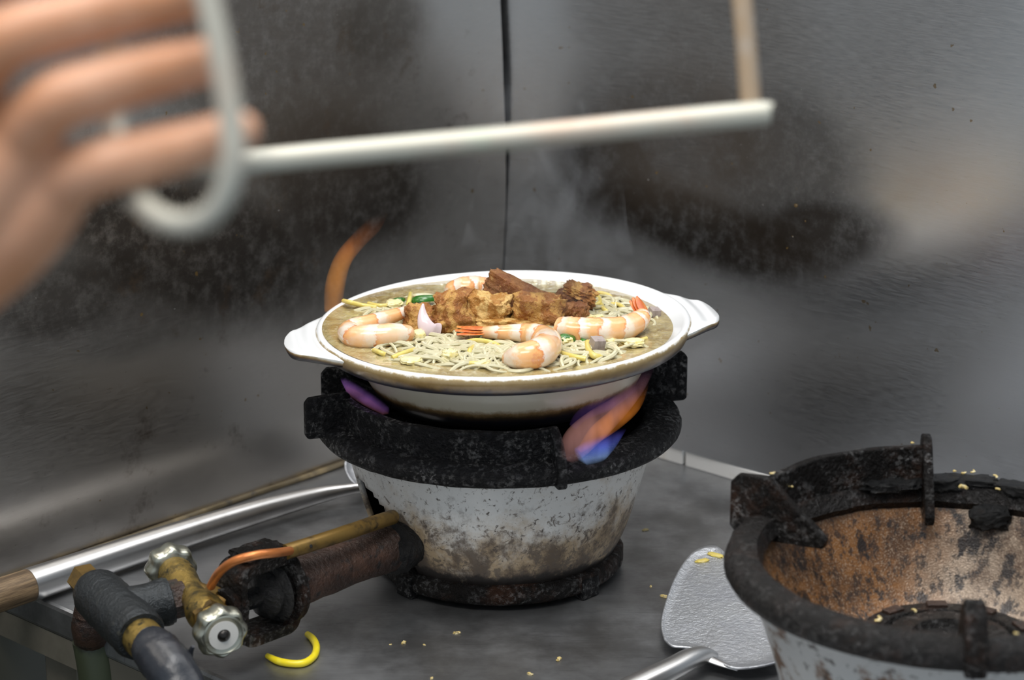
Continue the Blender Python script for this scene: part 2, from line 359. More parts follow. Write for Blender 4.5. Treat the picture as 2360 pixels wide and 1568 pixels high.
# ------------------------------------------------------------------ setting: steel splash panels, counter
CORN = Vector((-.0095, 1.926, 0))
DL = Vector((-.677, -.736, 0)).normalized(); DR = Vector((-DL.y, DL.x, 0))     # along left panel / right panel, away from the corner
NL = DR.copy(); NR = DL.copy()                                               # panel normals into the room
def seam(z): return .0065*math.sin(max(0, min(1, (z-.08)/.32))*PI)
def panel(name, d, nrm, length, z0, z1, mat, ustart, warp, crease=None, gap=0):
    nu, nz = 90, 60; g = G(); v = []; f = []
    for k in range(2):
        for i in range(nu+1):
            for j in range(nz+1):
                s = i/nu; z = z0+(z1-z0)*(j/nz)**1.2; u = ustart+(length-ustart)*s**1.5; u += gap*min(1, max(.12, (z-.16)/.12))*(1-s)**20 + k*.004*(1-s)**20
                p = CORN+d*u+Vector((0, 0, z))
                w = warp*mnoise.noise(Vector((u*3.1+(5 if d.x > 0 else 0), z*3.3, 2)))*min(1, u*6+.02)
                if crease: w += .0014*math.exp(-((z-crease)/.010)**2)
                p += nrm*(w-k*.0015); p.x += seam(z)*math.exp(-max(0, u)*12)
                v.append(p)
    S = (nu+1)*(nz+1)
    for k in range(2):
        for i in range(nu):
            for j in range(nz):
                a = k*S+i*(nz+1)+j; q = (a, a+1, a+nz+2, a+nz+1); f.append(q if k == 0 else q[::-1])
    e = [i*(nz+1) for i in range(nu+1)]; t = [i*(nz+1)+nz for i in range(nu+1)]
    for ed in (e, t, list(range(nz+1)), [nu*(nz+1)+j for j in range(nz+1)]):
        for a, b in zip(ed, ed[1:]): f.append((a, b, b+S, a+S))
    g.add(v, f); 
    o = obj(name, g, mat, origin=CORN)
    # rotate local frame so that x runs along the panel
    rz = math.atan2(d.y, d.x); o.data.transform(Matrix.Rotation(-rz, 4, 'Z')); o.rotation_euler = (0, 0, rz)
    return struct(o)
def on_plane(px, py, d, nrm):
    r = ray(px, py); t = (CORN-CAMP).dot(nrm)/r.dot(nrm); p = CAMP+r*t; return (p-CORN).dot(d), p.z
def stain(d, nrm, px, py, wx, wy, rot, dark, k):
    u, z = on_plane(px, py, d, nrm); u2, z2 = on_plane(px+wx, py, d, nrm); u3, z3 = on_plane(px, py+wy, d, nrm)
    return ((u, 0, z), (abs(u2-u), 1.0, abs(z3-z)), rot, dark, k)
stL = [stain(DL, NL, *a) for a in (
    (430, 560, 430, 190, R(-22), SOOT_REFL, .95), (800, 420, 250, 190, R(-25), SOOT_REFL, .95), (640, 140, 380, 300, R(-20), SOOT_REFL2, .8),
    (150, 690, 230, 110, 0, SOOT_REFL, .85), (880, 60, 110, 120, 0, SOOT_REFL, .6), (300, 760, 150, 60, 0, SOOT_REFL, .5), (-250, 350, 500, 300, 0, SOOT_REFL2, .7))]
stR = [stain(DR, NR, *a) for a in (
    (1620, 530, 350, 100, R(6), SOOT_REFL, .97), (1800, 380, 220, 220, 0, SOOT_REFL, .75), (1400, 400, 130, 170, R(25), SOOT_REFL, .85),
    (1560, 300, 260, 190, 0, SOOT_REFL2, .75), (1900, 540, 190, 95, R(-10), SOOT_REFL, .9), (1620, 60, 260, 160, 0, SOOT_REFL2, .5))]
wall_left = panel('wall_left', DL, NL, 1.35, .002, 1.25, wall_mat('soot_reflection_steel', stL, True, (1, 1, 14)), .0004, .010, .054, .0042)
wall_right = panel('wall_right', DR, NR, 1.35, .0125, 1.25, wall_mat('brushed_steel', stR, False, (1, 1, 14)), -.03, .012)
g = G(); box(g, CORN+DL*.62-NL*.016+Vector((0, 0, .62)), DL*.70, NL*.004, (0, 0, .63)); obj('seam_light_stop', g, mDark, wall_left, smooth=False, local=False).matrix_parent_inverse = wall_left.rotation_euler.to_matrix().to_4x4().inverted()  # unseen board, added to stop light leaking through the corner seam
# white tile strip that shows under the right panel, each tile of its own
g = G(); box(g, CORN+DR*.66-NR*.004+Vector((0, 0, .0058)), DR*.68, NR*.002, (0, 0, .0058))
strip = struct(obj('baseboard_right', g, mGrout, origin=CORN))
uj = on_plane(1580, 1110, DR, NR)[0]
for i in range(-2, 10):
    a = uj+i*.105+.0015; b = a+.102
    if b < 0: continue
    a = max(a, .003); g = G(); box(g, CORN+DR*((a+b)/2)+NR*.0002+Vector((0, 0, .006)), DR*((b-a)/2), NR*.0028, (0, 0, .006))
    obj('tile', g, mTile, strip, smooth=False, bevel=.0008)
g = G(); sweep(g, [CORN+DL*(i*.045+.01)+NL*(.0022+.0008*math.sin(i*1.7))+Vector((0, 0, .0016)) for i in range(26)], .0026, 8, 60, lump=.3)
struct(obj('trim_1', g, mSeal, origin=CORN))
# counter
EDGE = (Z(120, 1380, 0)+Z(480, 1568, 0))/2
ue = (EDGE-CORN).dot(DL)
ctr = thing('cooking_counter', CORN+DL*(ue/2), 'grey stainless steel cooking counter under both burners', 'counter')
def slab(g, u0, u1, w0, w1, z0, z1, mi=0):
    box(g, CORN+DL*((u0+u1)/2)+DR*((w0+w1)/2)+Vector((0, 0, (z0+z1)/2)), DL*((u1-u0)/2), DR*((w1-w0)/2), (0, 0, (z1-z0)/2), mi)
g = G(); slab(g, -.005, ue, -.005, 1.4, -.022, 0); obj('worktop', g, mCounter, ctr, smooth=False, bevel=.003)
g = G(); slab(g, ue-.004, ue-.0015, -.01, 1.4, -.042, -.022); obj('apron', g, mBeige, ctr, smooth=False)
for w in ((Z(178, 1500, -.045)-CORN).dot(DR)-.02, .55, 1.1):
    g = G(); slab(g, ue-.05, ue-.012, w, w+.038, -.8, -.022); obj('leg', g, mBeige, ctr, smooth=False, bevel=.002)
g = G(); slab(g, -.3, 1.8, -.6, 2.2, -.83, -.80); struct(obj('floor', g, mFloorTile, smooth=False))
g = G(); box(g, CORN+DL*1.1-NL*.03+Vector((0, 0, -.405)), DL*1.4, NL*.012, (0, 0, .40)); struct(obj('wall_lower', g, mFloorTile, origin=CORN, smooth=False))
# ------------------------------------------------------------------ main burner
B1 = Vector((-.009, 1.587, 0))
def pol(B, r, a, z): a = R(a); return Vector((B.x+r*math.sin(a), B.y-r*math.cos(a), z))
def guard(g, B, r, th, a0, a1, z0, z1, wob=0, n=28):
    v = []; f = []
    for i in range(n+1):
        a = lerp(a0, a1, i/n); zt = z1+wob*mnoise.noise(Vector((a*.08, r*50, 1)))
        v += [pol(B, r-th/2, a, z0), pol(B, r-th/2, a, zt), pol(B, r+th/2, a, zt-.0004), pol(B, r+th/2, a, z0)]
    for i in range(n):
        for j in range(4): k = (j+1) % 4; f.append((i*4+j, i*4+k, i*4+4+k, i*4+4+j))
    f += [(0, 1, 2, 3), tuple(n*4+q for q in (3, 2, 1, 0))]
    g.add(v, f)
def flange(g, B, a, th, poly):
    """radial plate: poly of (r, z) outline"""
    t = Vector((math.cos(R(a)), math.sin(R(a)), 0))*th/2; n = len(poly)
    v = [pol(B, r, a, z)-t for r, z in poly]+[pol(B, r, a, z)+t for r, z in poly]
    f = [tuple(range(n)), tuple(range(2*n-1, n-1, -1))]+[(i, (i+1) % n, n+(i+1) % n, n+i) for i in range(n)]
    g.add(v, f)
b1 = thing('gas_burner', B1, 'round gas burner with stained white body, carrying the lit white dish', 'burner')
g = G(); lathe(g, B1, (0, 0, 1), [(.1060, .101), (.112, .1015), (.1235, .1025), (.1255, .105), (.1252, .1105), (.1235, .1135), (.117, .1155), (.108, .1165), (.100, .114), (.097, .108), (.0985, .102), (.1060, .101)], 150, disp=.0012, dscale=120)
obj('top_ring', g, mIron, b1)
for a0, a1, ins, outs in ((-71, 19, (0, 1), 1), (107, 168, (0,), 1), (-166, -101, (1,), 1)):
    g = G(); guard(g, B1, .109, .0065, a0, a1, .1125, .1365, .0012)
    for k, a in enumerate((a0, a1)):
        hi = .139 if a != 107 else .146
        ro = .129 if a == 19 else (.1375 if a in (-71, 107) else .126)
        lo = .1005 if a == 19 else .109
        flange(g, B1, a, .0065, [(.062, .112), (.062, .1175), (.085, .1225), (.104, .130), (.1065, hi-.001), (.1085, hi), (ro-.003, hi-.0015), (ro, hi-.005), (ro, lo+.002), (ro-.002, lo), (.112, lo)] if a != 19 else
               [(.062, .112), (.062, .1175), (.085, .1225), (.104, .130), (.1065, .1375), (.1105, .138), (.1165, .1345), (.121, .130), (.1275, .121), (ro, .116), (ro, lo+.002), (ro-.002, lo), (.112, lo)])
    obj('pan_support', g, mIron, b1, smooth=False, bevel=.0012)
# body with arched pipe opening
prof = [(.0805, .0165), (.0850, .025), (.0893, .035), (.0935, .048), (.0975, .062), (.1015, .077), (.1050, .090), (.1080, .103)]
prof = [tuple(q) for q in cr(prof, 30)]
n = 120; v = []; f = []
for r, z in prof:
    for j in range(n): v.append(pol(B1, r, 360*j/n-180, z))
for i in range(len(prof)-1):
    for j in range(n):
        a = 360*(j+.5)/n-180; z = prof[i][1]
        ar = -43-1*(z-.0165)/.03 if z < .0465 else -44-19*((z-.0465)/.029)**2.2
        if z < .0755 and -78 < a < ar: continue
        k = (j+1) % n; f.append((i*n+j, i*n+k, (i+1)*n+k, (i+1)*n+j))
o = obj('body', G().add(v, f), mBody, b1)
o.data.materials.append(mTar); s = o.modifiers.new('thick', 'SOLIDIFY'); s.thickness = .004; s.offset = -1; s.material_offset = 1
g = G(); lathe(g, B1, (0, 0, 1), [(.070, .006), (.0850, .005), (.0868, .007), (.0868, .0145), (.0855, .0170), (.081, .0185), (.070, .0185), (.070, .006)], 110, disp=.0006, dscale=140)
obj('base_ring', g, mIronRust, b1)
for a in (-48, 46, 165):
    g = G(); c = pol(B1, .0835, a, .0075); tv = Vector((math.cos(R(a)), math.sin(R(a)), 0)); rv = Vector((math.sin(R(a)), -math.cos(R(a)), 0))
    box(g, c, tv*.0085, rv*.004, (0, 0, .0075)); obj('foot', g, mIron, b1, smooth=False, bevel=.0015)
g = G(); lathe(g, B1, (0, 0, 1), [(0, .075), (.045, .075), (.05, .070), (.05, .040), (.03, .034), (0, .034)], 48); obj('burner_head', g, mIron, b1)
# mixing tube and shutter yoke
ZT = .043
FL = Z(655, 1352, ZT); U = (FL-(B1+Vector((0, 0, ZT)))); U.z = 0; LU = U.length; U.normalize(); V = Vector((-U.y, U.x, 0))    # V points to the front right
g = G(); c0 = B1+Vector((0, 0, ZT))
sweep(g, [c0+U*.045, c0+U*.085, c0+U*.105, c0+U*.13, c0+U*(LU-.012), c0+U*(LU-.004), c0+U*LU], [.0165, .0165, .0165, .0150, .0162, .019, .0235], 28, 40, lump=.05)
obj('mixing_tube', g, mRust, b1)
g = G(); sweep(g, [c0+U*.062, c0+U*.088, c0+U*.102, c0+U*.112], [.0165, .0180, .0178, .0150], 24, 18, lump=.22); obj('tar_crust', g, mTar, b1)
def oval_ring(g, c, ax, ri, ro, th, sq=1.0, n=40):
    lathe(g, c, ax, [(ri, -th/2), (ro, -th/2), (ro, th/2), (ri, th/2), (ri, -th/2)], n, sq=sq)
g = G(); oval_ring(g, c0+U*(LU+.001), U, .0165, .0235, .006)
def rrect(a, b, r, n=8):
    out = []
    for cx_, cy_, s0 in ((a-r, b-r, 0), (-a+r, b-r, 90), (-a+r, -b+r, 180), (a-r, -b+r, 270)):
        for i in range(n+1): q = R(s0+90*i/n); out.append((cx_+r*math.cos(q), cy_+r*math.sin(q)))
    return out
yc = c0+U*(LU+.021); v = []; f = []; ol = rrect(.0245, .0275, .011); il = rrect(.0190, .0205, .007); nn = len(ol)
for (ux, uz), (ix, iz) in zip(ol, il):
    for (a_, b_, w_) in ((ux, uz, -.0125), (ux, uz, .0125), (ix, iz, .0125), (ix, iz, -.0125)):
        q = yc+U*a_+V*w_+Vector((0, 0, b_)); q += Vector((1, 1, 1))*.0008*mnoise.noise(q*160); v.append(q)
for i in range(nn):
    for j in range(4): k = (j+1) % 4; ii = (i+1) % nn; f.append((i*4+j, i*4+k, ii*4+k, ii*4+j))
g.add(v, f); sweep(g, [c0+U*(LU+.040), c0+U*(LU+.050)], [.0135, .0115], 20, 6, lump=.15)
lumpmesh(g, Matrix.Translation(yc+Vector((0, 0, .029))) @ Matrix.Rotation(math.atan2(U.y, U.x), 4, 'Z'), (.016, .011, .0042), 8, .25, 3, .4)
obj('shutter_yoke', g, mIronRust, b1, bevel=.001)
g = G(); lathe(g, c0+U*(LU+.010), U, [(0, -.002), (.019, -.002), (.021, 0), (.019, .002), (0, .002)], 40); lathe(g, c0+U*(LU+.017), U, [(.004, -.004), (.015, -.004), (.0165, 0), (.015, .003), (.007, .006), (.0065, .022)], 32, disp=.001, dscale=150)
obj('air_shutter', g, mTar, b1)
g = G(); sweep(g, [Z(658, 1273, .072), Z(780, 1234, .072), Z(860, 1207, .070), Z(905, 1192, .066)], .0050, 16, 16, lump=.04); obj('pilot_tube', g, mBrassDark, b1)
g = G(); lathe(g, Z(716, 1256, .0722)+Vector((.0005, -.0048, .001)), (.15, -.95, .2), [(0, .0006), (.0009, .0006), (.0012, 0)], 12); obj('pilot_hole', g, mDark, b1)
g = G(); sweep(g, [Z(486, 1352, .060), Z(505, 1320, .075), Z(540, 1294, .088), Z(590, 1280, .092), Z(635, 1275, .088), Z(668, 1270, .078)], .0028, 14, 30); obj('copper_line', g, mCopper, b1)
# ------------------------------------------------------------------ gas valve and tee
TC = Z(272, 1415, .040)
gv = thing('gas_valve', Vector((TC.x, TC.y, .02)), 'brass gas valve with two lobed metal knobs on a dark pipe tee', 'valve')
KF = Z(505, 1452, .043); KB = Z(395, 1312, .048); VM = Z(440, 1372, .045)
KA = (KF-KB).normalized()
g = G(); sweep(g, [KB-KA*.002, KB+KA*.012, lerp(KB, KF, .35), lerp(KB, KF, .55), lerp(KB, KF, .72), KF-KA*.006], [.009, .0120, .0100, .0095, .0125, .010], 24, 30); vb = obj('valve_body', g, mBrass, gv)
g = G(); lathe(g, KF-KA*.015, KA, [(0.0115, -.003), (.0130, -.0025), (.0130, .0025), (.0115, .003)], 6); obj('packing_nut', g, mBrassDark, gv)
def knob(c, ax, front):
    g = G(); lathe(g, c, ax, [(0, -.0075), (.0125, -.0075), (.0150, -.006), (.0162, -.002), (.0162, .0035), (.0150, .0065), (.0135, .0075), (.0125, .0070)], 96, lobes=8, lamp=.055)
    lathe(g, c, ax, [(.0132, .0074), (.0122, .0080), (.0112, .0070), (.0, .0070)], 48)
    k = obj('knob', g, mKnob, gv)
    if front:
        g = G(); lathe(g, c, ax, [(.0095, .0070), (.0095, .0078), (.0042, .0080), (.0042, .0065)], 40); obj('face_plate', g, mKnobFace, k)
        g = G(); lathe(g, c, ax, [(.0040, .0066), (.0038, .0085), (.002, .0100), (0, .0104)], 24); obj('screw', g, mDark, k)
knob(KF+KA*.001, KA, True); knob(KB-KA*.001, -KA, True)
g = G(); YM = c0+U*(LU+.044); sweep(g, [VM, lerp(VM, YM, .6), YM], [.010, .0085, .0095], 20, 10); sweep(g, [lerp(VM, YM, .45), lerp(VM, YM, .75)], [.0115, .0115], 6); obj('injector', g, mBrassDark, gv)
# tee
TA = (Z(345, 1490, .038)-Z(205, 1350, .042)).normalized()
g = G(); sweep(g, [TC-TA*.042, TC-TA*.034, TC-TA*.018, TC, TC+TA*.018, TC+TA*.030, TC+TA*.038], [.0125, .0165, .0170, .0175, .0170, .0170, .0155], 28, 30, lump=.05)
BRX = (VM-TC).normalized(); sweep(g, [TC, TC+BRX*.020, TC+BRX*.030, TC+BRX*.034], [.016, .0145, .0155, .0145], 24, 14, lump=.05); obj('tee', g, mPipe, gv)
g = G(); sweep(g, [TC+BRX*.033, TC+BRX*.041], [.0125, .0125], 6); sweep(g, [TC+BRX*.040, VM-BRX*.004], [.0105, .0105], 18); obj('nipple', g, mRust, gv)
g = G(); e = TC-TA*.038; sweep(g, [e, e-TA*.006, e-TA*.007], [.0115, .0115, .010], 20); sweep(g, [e-TA*.006, e-TA*.022, e-TA*.0235], [.0108, .0108, .0085], 6); obj('plug', g, mBrassDark, gv)
g = G(); e = TC+TA*.036; sweep(g, [e, e+TA*.020], [.0128, .0122], 22); obj('hose_fitting', g, mBrass, gv)
g = G(); e = TC+TA*.052; D2 = (TA+Vector((.12, 0, -.35))).normalized(); sweep(g, [e, e+TA*.012, e+TA*.012+D2*.02, e+D2*.05+Vector((0, 0, -.01)), e+D2*.09+Vector((0, 0, -.06)), e+D2*.12+Vector((0, 0, -.16))], [.0128, .0145, .0150, .0150, .0150, .0150], 22, 40, lump=.10); obj('taped_hose', g, mTape, gv)
g = G(); q = Z(437, 1515, .03); sweep(g, [Z(445, 1490, .045), Z(433, 1520, .035), Z(432, 1550, .025), Z(440, 1600, -.01)], [.0012, .0026, .0030, .002], 10, 20, lump=.3); obj('tape_tail', g, mTape, gv)
# pipe that drops below the counter edge
dpt = Z(215, 1440, .0)
dp = thing('drop_pipe', Vector((dpt.x, dpt.y, -.8)), 'grimy vertical supply pipe below the counter edge, behind the pipe tee', 'pipe')
pt = [Z(212, 1395, .016), Z(210, 1440, .002), Z(212, 1470, -.012)]
g = G(); sweep(g, [pt[0], pt[1], pt[2]], [.011, .013, .0125], 20, 12); obj('elbow', g, mRust, dp)
g = G(); a = pt[2]; sweep(g, [a, a+Vector((.004, 0, -.02)), a+Vector((.006, 0, -.05))], [.0135, .0150, .0150], 20, 10); sweep(g, [a+Vector((.006, 0, -.05)), Vector((a.x+.006, a.y, -.8))], [.012, .012], 16); obj('riser', g, mGreenPipe, dp)
# ------------------------------------------------------------------ dish
DX = P(1160, 741, 1.657).x; ZR = .179; ZS = .1757; TILT = R(1.5); YAW = R(10)
DC = Vector((DX, 1.587, ZR))
dish = thing('claypot_dish', DC, 'shallow white two-handled dish of noodle soup with scorched brown underside', 'dish', rot=Euler((0, -TILT, YAW), 'XYZ'))
RI = .1235
prof = [(0.0, -.036), (.06, -.035), (.085, -.028), (.1, -.020), (.112, -.009), (.1222, -.0009), (.1240, -.0001), (.1255, 0), (.1270, -.0008), (.1278, -.0022), (.1275, -.0055), (.1262, -.0085), (.1243, -.0122), (.1225, -.0134), (.104, -.0142), (.0985, -.0155), (.0978, -.022), (.0955, -.033), (.091, -.042), (.084, -.049), (.070, -.0540), (0, -.055)]
g = G(); lathe(g, (0, 0, 0), (0, 0, 1), prof, 144, mis=[0]*8+[1]*13); obj('bowl', g, [mGlaze, mScorch], dish, local=True)
for sgn in (1, -1):
    ns, nt = 36, 28; top = []; bot = []; f = []
    for i in range(ns+1):
        s = i/ns; r = lerp(.1225, .1495, s); hw = .025+.040*(1-s)**2.0
        if s > .7: hw *= math.sqrt(max(0.02, 1-((s-.7)/.302)**2))
        for j in range(nt+1):
            t = -1+2*j/nt; y = hw*t; bend = (math.sqrt(max(1e-6, r*r-(y*y)*lerp(1.0, .30, min(1, s*1.4))))-r)
            ed = max(0, abs(t)-.8)/.2; edge = max(ed, max(0, s-.86)/.14)
            zt = -.0012-.0030*s+.00055*math.cos(s*2*PI*2.6)*(1-edge)*min(1, s*6) - .0016*edge**2
            zb = lerp(-.0120, -.0105, s)+.0035*edge**2+.006*abs(t)**4*(1-s)**2
            top.append(Vector((sgn*(r+bend), sgn*y, zt))); bot.append(Vector((sgn*(r+bend), sgn*y, zb)))
    S = len(top); m = nt+1; f1 = []; f2 = []
    for i in range(ns):
        for j in range(nt):
            a = i*m+j; f1.append((a, a+m, a+m+1, a+1)); f2.append((S+a, S+a+1, S+a+m+1, S+a+m))
    loop = [i*m for i in range(ns+1)]+[ns*m+j for j in range(1, m)]+[i*m+nt for i in range(ns-1, -1, -1)]+[j for j in range(nt-1, 0, -1)]
    for a, b in zip(loop, loop[1:]+loop[:1]): f2.append((a, b, b+S, a+S))
    g = G(); g.add(top+bot, f1, 0); g.f += f2; g.m += [1]*len(f2); obj('handle', g, [mGlaze, mHandleUnder], dish, local=True)
# broth
g = G(); v = []; f = []; nr, na = 40, 160; slope = (.009-.0009)/(.1222-.112)
for i in range(nr+1):
    for j in range(na):
        a = 2*PI*j/na
        rm = (.1222*slope-.0009-(ZR-ZS)+.0)/(slope+math.cos(a)*math.tan(TILT)); rm = min(rm, .1235)
        r = (rm+.0024)*(i/nr)**.8
        p = Vector((DC.x+r*math.cos(a), DC.y+r*math.sin(a), ZS)); q = i/nr
        p.z += .0020*mnoise.fractal(p*130, 1, 2, 3)*(1-q**6); v.append(p)
for i in range(nr):
    for j in range(na): k = (j+1) % na; f.append((i*na+j, i*na+k, (i+1)*na+k, (i+1)*na+j))
b0 = len(v)
for j in range(na): q = v[nr*na+j]; v.append(Vector((DC.x+(q.x-DC.x)*.8, DC.y+(q.y-DC.y)*.8, ZS-.012)))
for j in range(na): k = (j+1) % na; f.append((nr*na+j, nr*na+k, b0+k, b0+j))
tag(obj('broth', G().add(v, f), mSoup, origin=(DC.x, DC.y, ZS)), 'thick tan broth filling the white dish', 'broth', kind='stuff')
def S(px, py, h=0): return Z(px, py, ZS+h)
# loose vermicelli and sprouts (uncountable)
g = G(); rnd = random.Random(3)
def inside(p): return (p.x-DC.x)**2+(p.y-DC.y)**2 < .112**2
cnt = 0
while cnt < 420:
    if cnt < 240: c = S(rnd.gauss(1120, 130), rnd.gauss(812, 17))
    elif cnt < 310: c = S(rnd.gauss(1380, 45), rnd.gauss(725, 22))
    elif cnt < 350: c = S(rnd.gauss(1340, 40), rnd.gauss(805, 12))
    else: c = S(rnd.uniform(820, 1500), rnd.gauss(705, 26))
    a = rnd.uniform(0, 2*PI); k = rnd.uniform(-95, 95); k2 = rnd.uniform(-2600, 2600); L = rnd.uniform(.018, .052); pts = []; p = c.copy(); ok = True
    top = .0010+.0028*rnd.random() if cnt < 350 else .0006
    for i in range(7):
        t = i/6; pts.append(Vector((p.x, p.y, ZS-.0025+(top+.0025)*math.sin(PI*(.05+.9*t))**.8))); ok &= inside(p)
        p += Vector((math.cos(a), math.sin(a), 0))*L/6; a += k*L/6; k += k2*L/6
    if not ok: continue
    sweep(g, pts, rnd.uniform(.0009, .0016), 6, 14); cnt += 1
tag(obj('vermicelli', g, mVermi, origin=(DC.x, DC.y, ZS)), 'tangle of pale rice vermicelli and sprouts in the broth', 'noodles', kind='stuff')
def tube_thing(name, pts, rad, mat, label, cat, group=None, n=8, m=24, flat=1):
    q = [S(*p) for p in pts]; g = G(); sweep(g, q, rad, n, m, flat=flat)
    return tag(obj(name, g, mat, origin=q[0]), label, cat, group)
for pts, r, lab in (
    ([(792, 694, .0035), (806, 697, .0045), (835, 704, .002), (868, 709, .001)], .0017, 'yellow egg noodle hooked over the left rim of the dish'),
    ([(946, 678, .003), (944, 690, .0035), (940, 705, .001)], .0018, 'short yellow noodle beside the green leaf at the back'),
    ([(1352, 682, .001), (1378, 676, .0035), (1402, 681, .0035), (1410, 692, .001)], .0017, 'yellow noodle arching right of the round pork piece'),
    ([(1378, 684, .002), (1382, 698, .0035), (1362, 708, .002), (1340, 712, .001)], .0017, 'yellow noodle curling down beside the round pork piece'),
    ([(1386, 702, .002), (1393, 714, .003), (1408, 722, .001)], .0016, 'short yellow noodle in front of the curled one at right'),
    ([(1354, 790, .003), (1356, 806, .003), (1368, 820, .003), (1384, 824, .001)], .0022, 'yellow noodle hooking below the grey meat cube'),
    ([(1292, 814, .002), (1320, 822, .003), (1350, 828, .002)], .0019, 'flat yellow noodle right of the front prawn'),
    ([(1066, 792, .001), (1095, 785, .004), (1130, 789, .004), (1152, 800, .001)], .0017, 'yellow noodle arching under the front prawn tail'),
    ([(1082, 822, .001), (1083, 808, .004), (1092, 800, .002)], .0018, 'small upright yellow noodle among the front vermicelli'),
    ([(904, 826, .0015), (930, 815, .003), (958, 806, .0015)], .0019, 'straight olive yellow noodle at the front left'),
    ([(862, 808, .001), (876, 813, .0022), (888, 818, .001)], .0017, 'yellow noodle scrap left of the straight olive noodle'),
    ([(850, 700, .001), (875, 705, .002), (905, 703, .001)], .0016, 'thin yellow noodle floating behind the left prawn'),
    ([(1060, 840, .001), (1090, 838, .0025), (1120, 843, .001)], .0017, 'yellow noodle lying along the front rim'),
    ([(1405, 640+62, .001), (1425, 702, .002), (1440, 712, .001)], .0015, 'yellow noodle left of the red prawn tail at right'),
    ([(1410, 752, .0005), (1440, 790, .001), (1490, 780, .0005)], .0014, 'thin yellow noodle right of the right prawn')):
    tube_thing('egg_noodle', pts, r, mYellow, lab, 'noodle', 'yellow egg noodles in the dish')
# prawns
def prawn(label, pts, rad, fan_dir, fan_n=3, fan_len=.017, legs=()):
    q = [S(*p) for p in pts]
    t = thing('prawn', (q[len(q)//2].x, q[len(q)//2].y, ZS), label, 'prawn', 'prawns on the noodle soup')
    d = [tuple(a)+(b,) for a, b in zip(q, rad)]; d = cr(d, 49)
    cs = [Vector(a[:3]) for a in d]; rr = [a[3]*(1+.055*(((i/48*6.2) % 1)-.5)) for i, a in enumerate(d)]
    rr = [r*.92 for r in rr]; rr[0] *= .72; g = G(); sweep(g, cs, rr, 18, flat=.95, lump=.05); obj('body', g, mShrimp, t)
    tip = cs[-1]; dr = Vector(fan_dir).normalized(); sd = dr.cross(Vector((0, 0, 1))).normalized(); upv = sd.cross(dr)
    g = G()
    for i in range(fan_n):
        a = (i-(fan_n-1)/2)*.22; dd = (dr*math.cos(a)+sd*math.sin(a)).normalized(); s2 = dd.cross(upv).normalized(); L = fan_len*(1-.12*abs(a))
        v = []; f = []
        for k in range(9):
            u = k/8; w = .0048*math.sin(PI*min(.97, .20+.74*u))**.8; c = tip-dr*.003+dd*L*u+upv*(.0012*i)
            v += [c-s2*w, c+upv*.0009, c+s2*w, c-upv*.0009]
        for k in range(8):
            for j in range(4): jj = (j+1) % 4; f.append((k*4+j, k*4+jj, k*4+4+jj, k*4+4+j))
        f += [(0, 1, 2, 3), (35, 34, 33, 32)]; g.add(v, f)
    obj('tail_fan', g, mTail, t)
    for a, b, r in legs:
        g = G(); sweep(g, [S(*a), S(*b)], [r, r*.7], 8, 6); obj('leg_stub', g, mEgg, t)
    return t
prawn('curled prawn at the left of the dish beside the pale shallot', [(950, 768, .006), (905, 771, .007), (855, 776, .006), (818, 776, .005), (805, 764, .005), (830, 752, .007), (875, 738, .008), (920, 724, .009), (950, 715, .008)],
      [.0060, .0086, .0094, .0090, .0084, .0076, .0064, .0052, .0042], (.9, .35, 0), 2, .012)
prawn('prawn at the front centre with its pale belly to the rim', [(1168, 829, .003), (1200, 822, .008), (1238, 815, .009), (1260, 800, .009), (1258, 782, .008), (1225, 770, .008), (1185, 767, .008), (1145, 766, .008), (1115, 766, .007)],
      [.0055, .0095, .0112, .0108, .0096, .0082, .0066, .0052, .0042], (-1, -.02, .0), 3, .022, [])
prawn('striped prawn at the right lying in front of the round pork piece', [(1285, 757, .007), (1315, 761, .007), (1355, 763, .007), (1395, 762, .007), (1435, 757, .007), (1465, 744, .008), (1478, 732, .010), (1478, 722, .012)],
      [.0090, .0104, .0104, .0102, .0095, .0086, .0072, .0055], (-.55, .35, .75), 3, .015)
prawn('prawn at the back half hidden behind the pork', [(1042, 680, .003), (1048, 670, .006), (1075, 664, .008), (1110, 663, .008), (1150, 668, .008), (1195, 672, .008), (1230, 674, .007)],
      [.0065, .0085, .0095, .0090, .0080, .0062, .0048], (.95, -.3, -.1), 2, .022)
# fried pork
def pork(label, px, py, h, dims, rz, ry, mat, seed, amp=.16, rnd=.3, rx=0, wp=.45):
    c = S(px, py, h); g = G(); lumpmesh(g, Euler((rx, ry, rz)).to_matrix().to_4x4(), dims, 18, amp, seed, rnd, fscale=2.8, warp=wp)
    o = obj('fried_pork', g, mat, local=True); o.location = c; WL[o.name] = c; return tag(o, label, 'fried pork', 'fried pork pieces on the soup')
pork('large ridged fried pork piece in the middle of the dish', 1045, 722, .011, (.0135, .012, .0125), R(-8), R(-8), mPork, 1, .22)
pork('pale golden ridged pork piece touching the large middle one', 1124, 718, .010, (.0130, .010, .0105), R(-12), R(4), mPorkGold, 2, .24)
pork('smooth dark pork slab leaning at the back of the pile', 1200, 690, .013, (.0250, .008, .0110), R(-16), R(24), mPorkDark, 3, .12, .15, wp=.2)
pork('chunky fried pork piece right of centre above the right prawn', 1246, 719, .010, (.0165, .011, .0108), R(-4), R(3), mPork, 4, .20)
pork('round fried pork curl at the right of the pile', 1327, 690, .009, (.0120, .010, .0100), R(10), R(-10), mPorkDark, 5, .22, .6)
pork('crackling rind capping the round pork curl', 1338, 673, .016, (.0105, .008, .0042), R(-20), R(18), mPork, 6, .30, .6)
pork('dark scrap of pork below the round curl', 1318, 722, .005, (.0085, .008, .0070), 0, 0, mPorkDark, 7, .25)
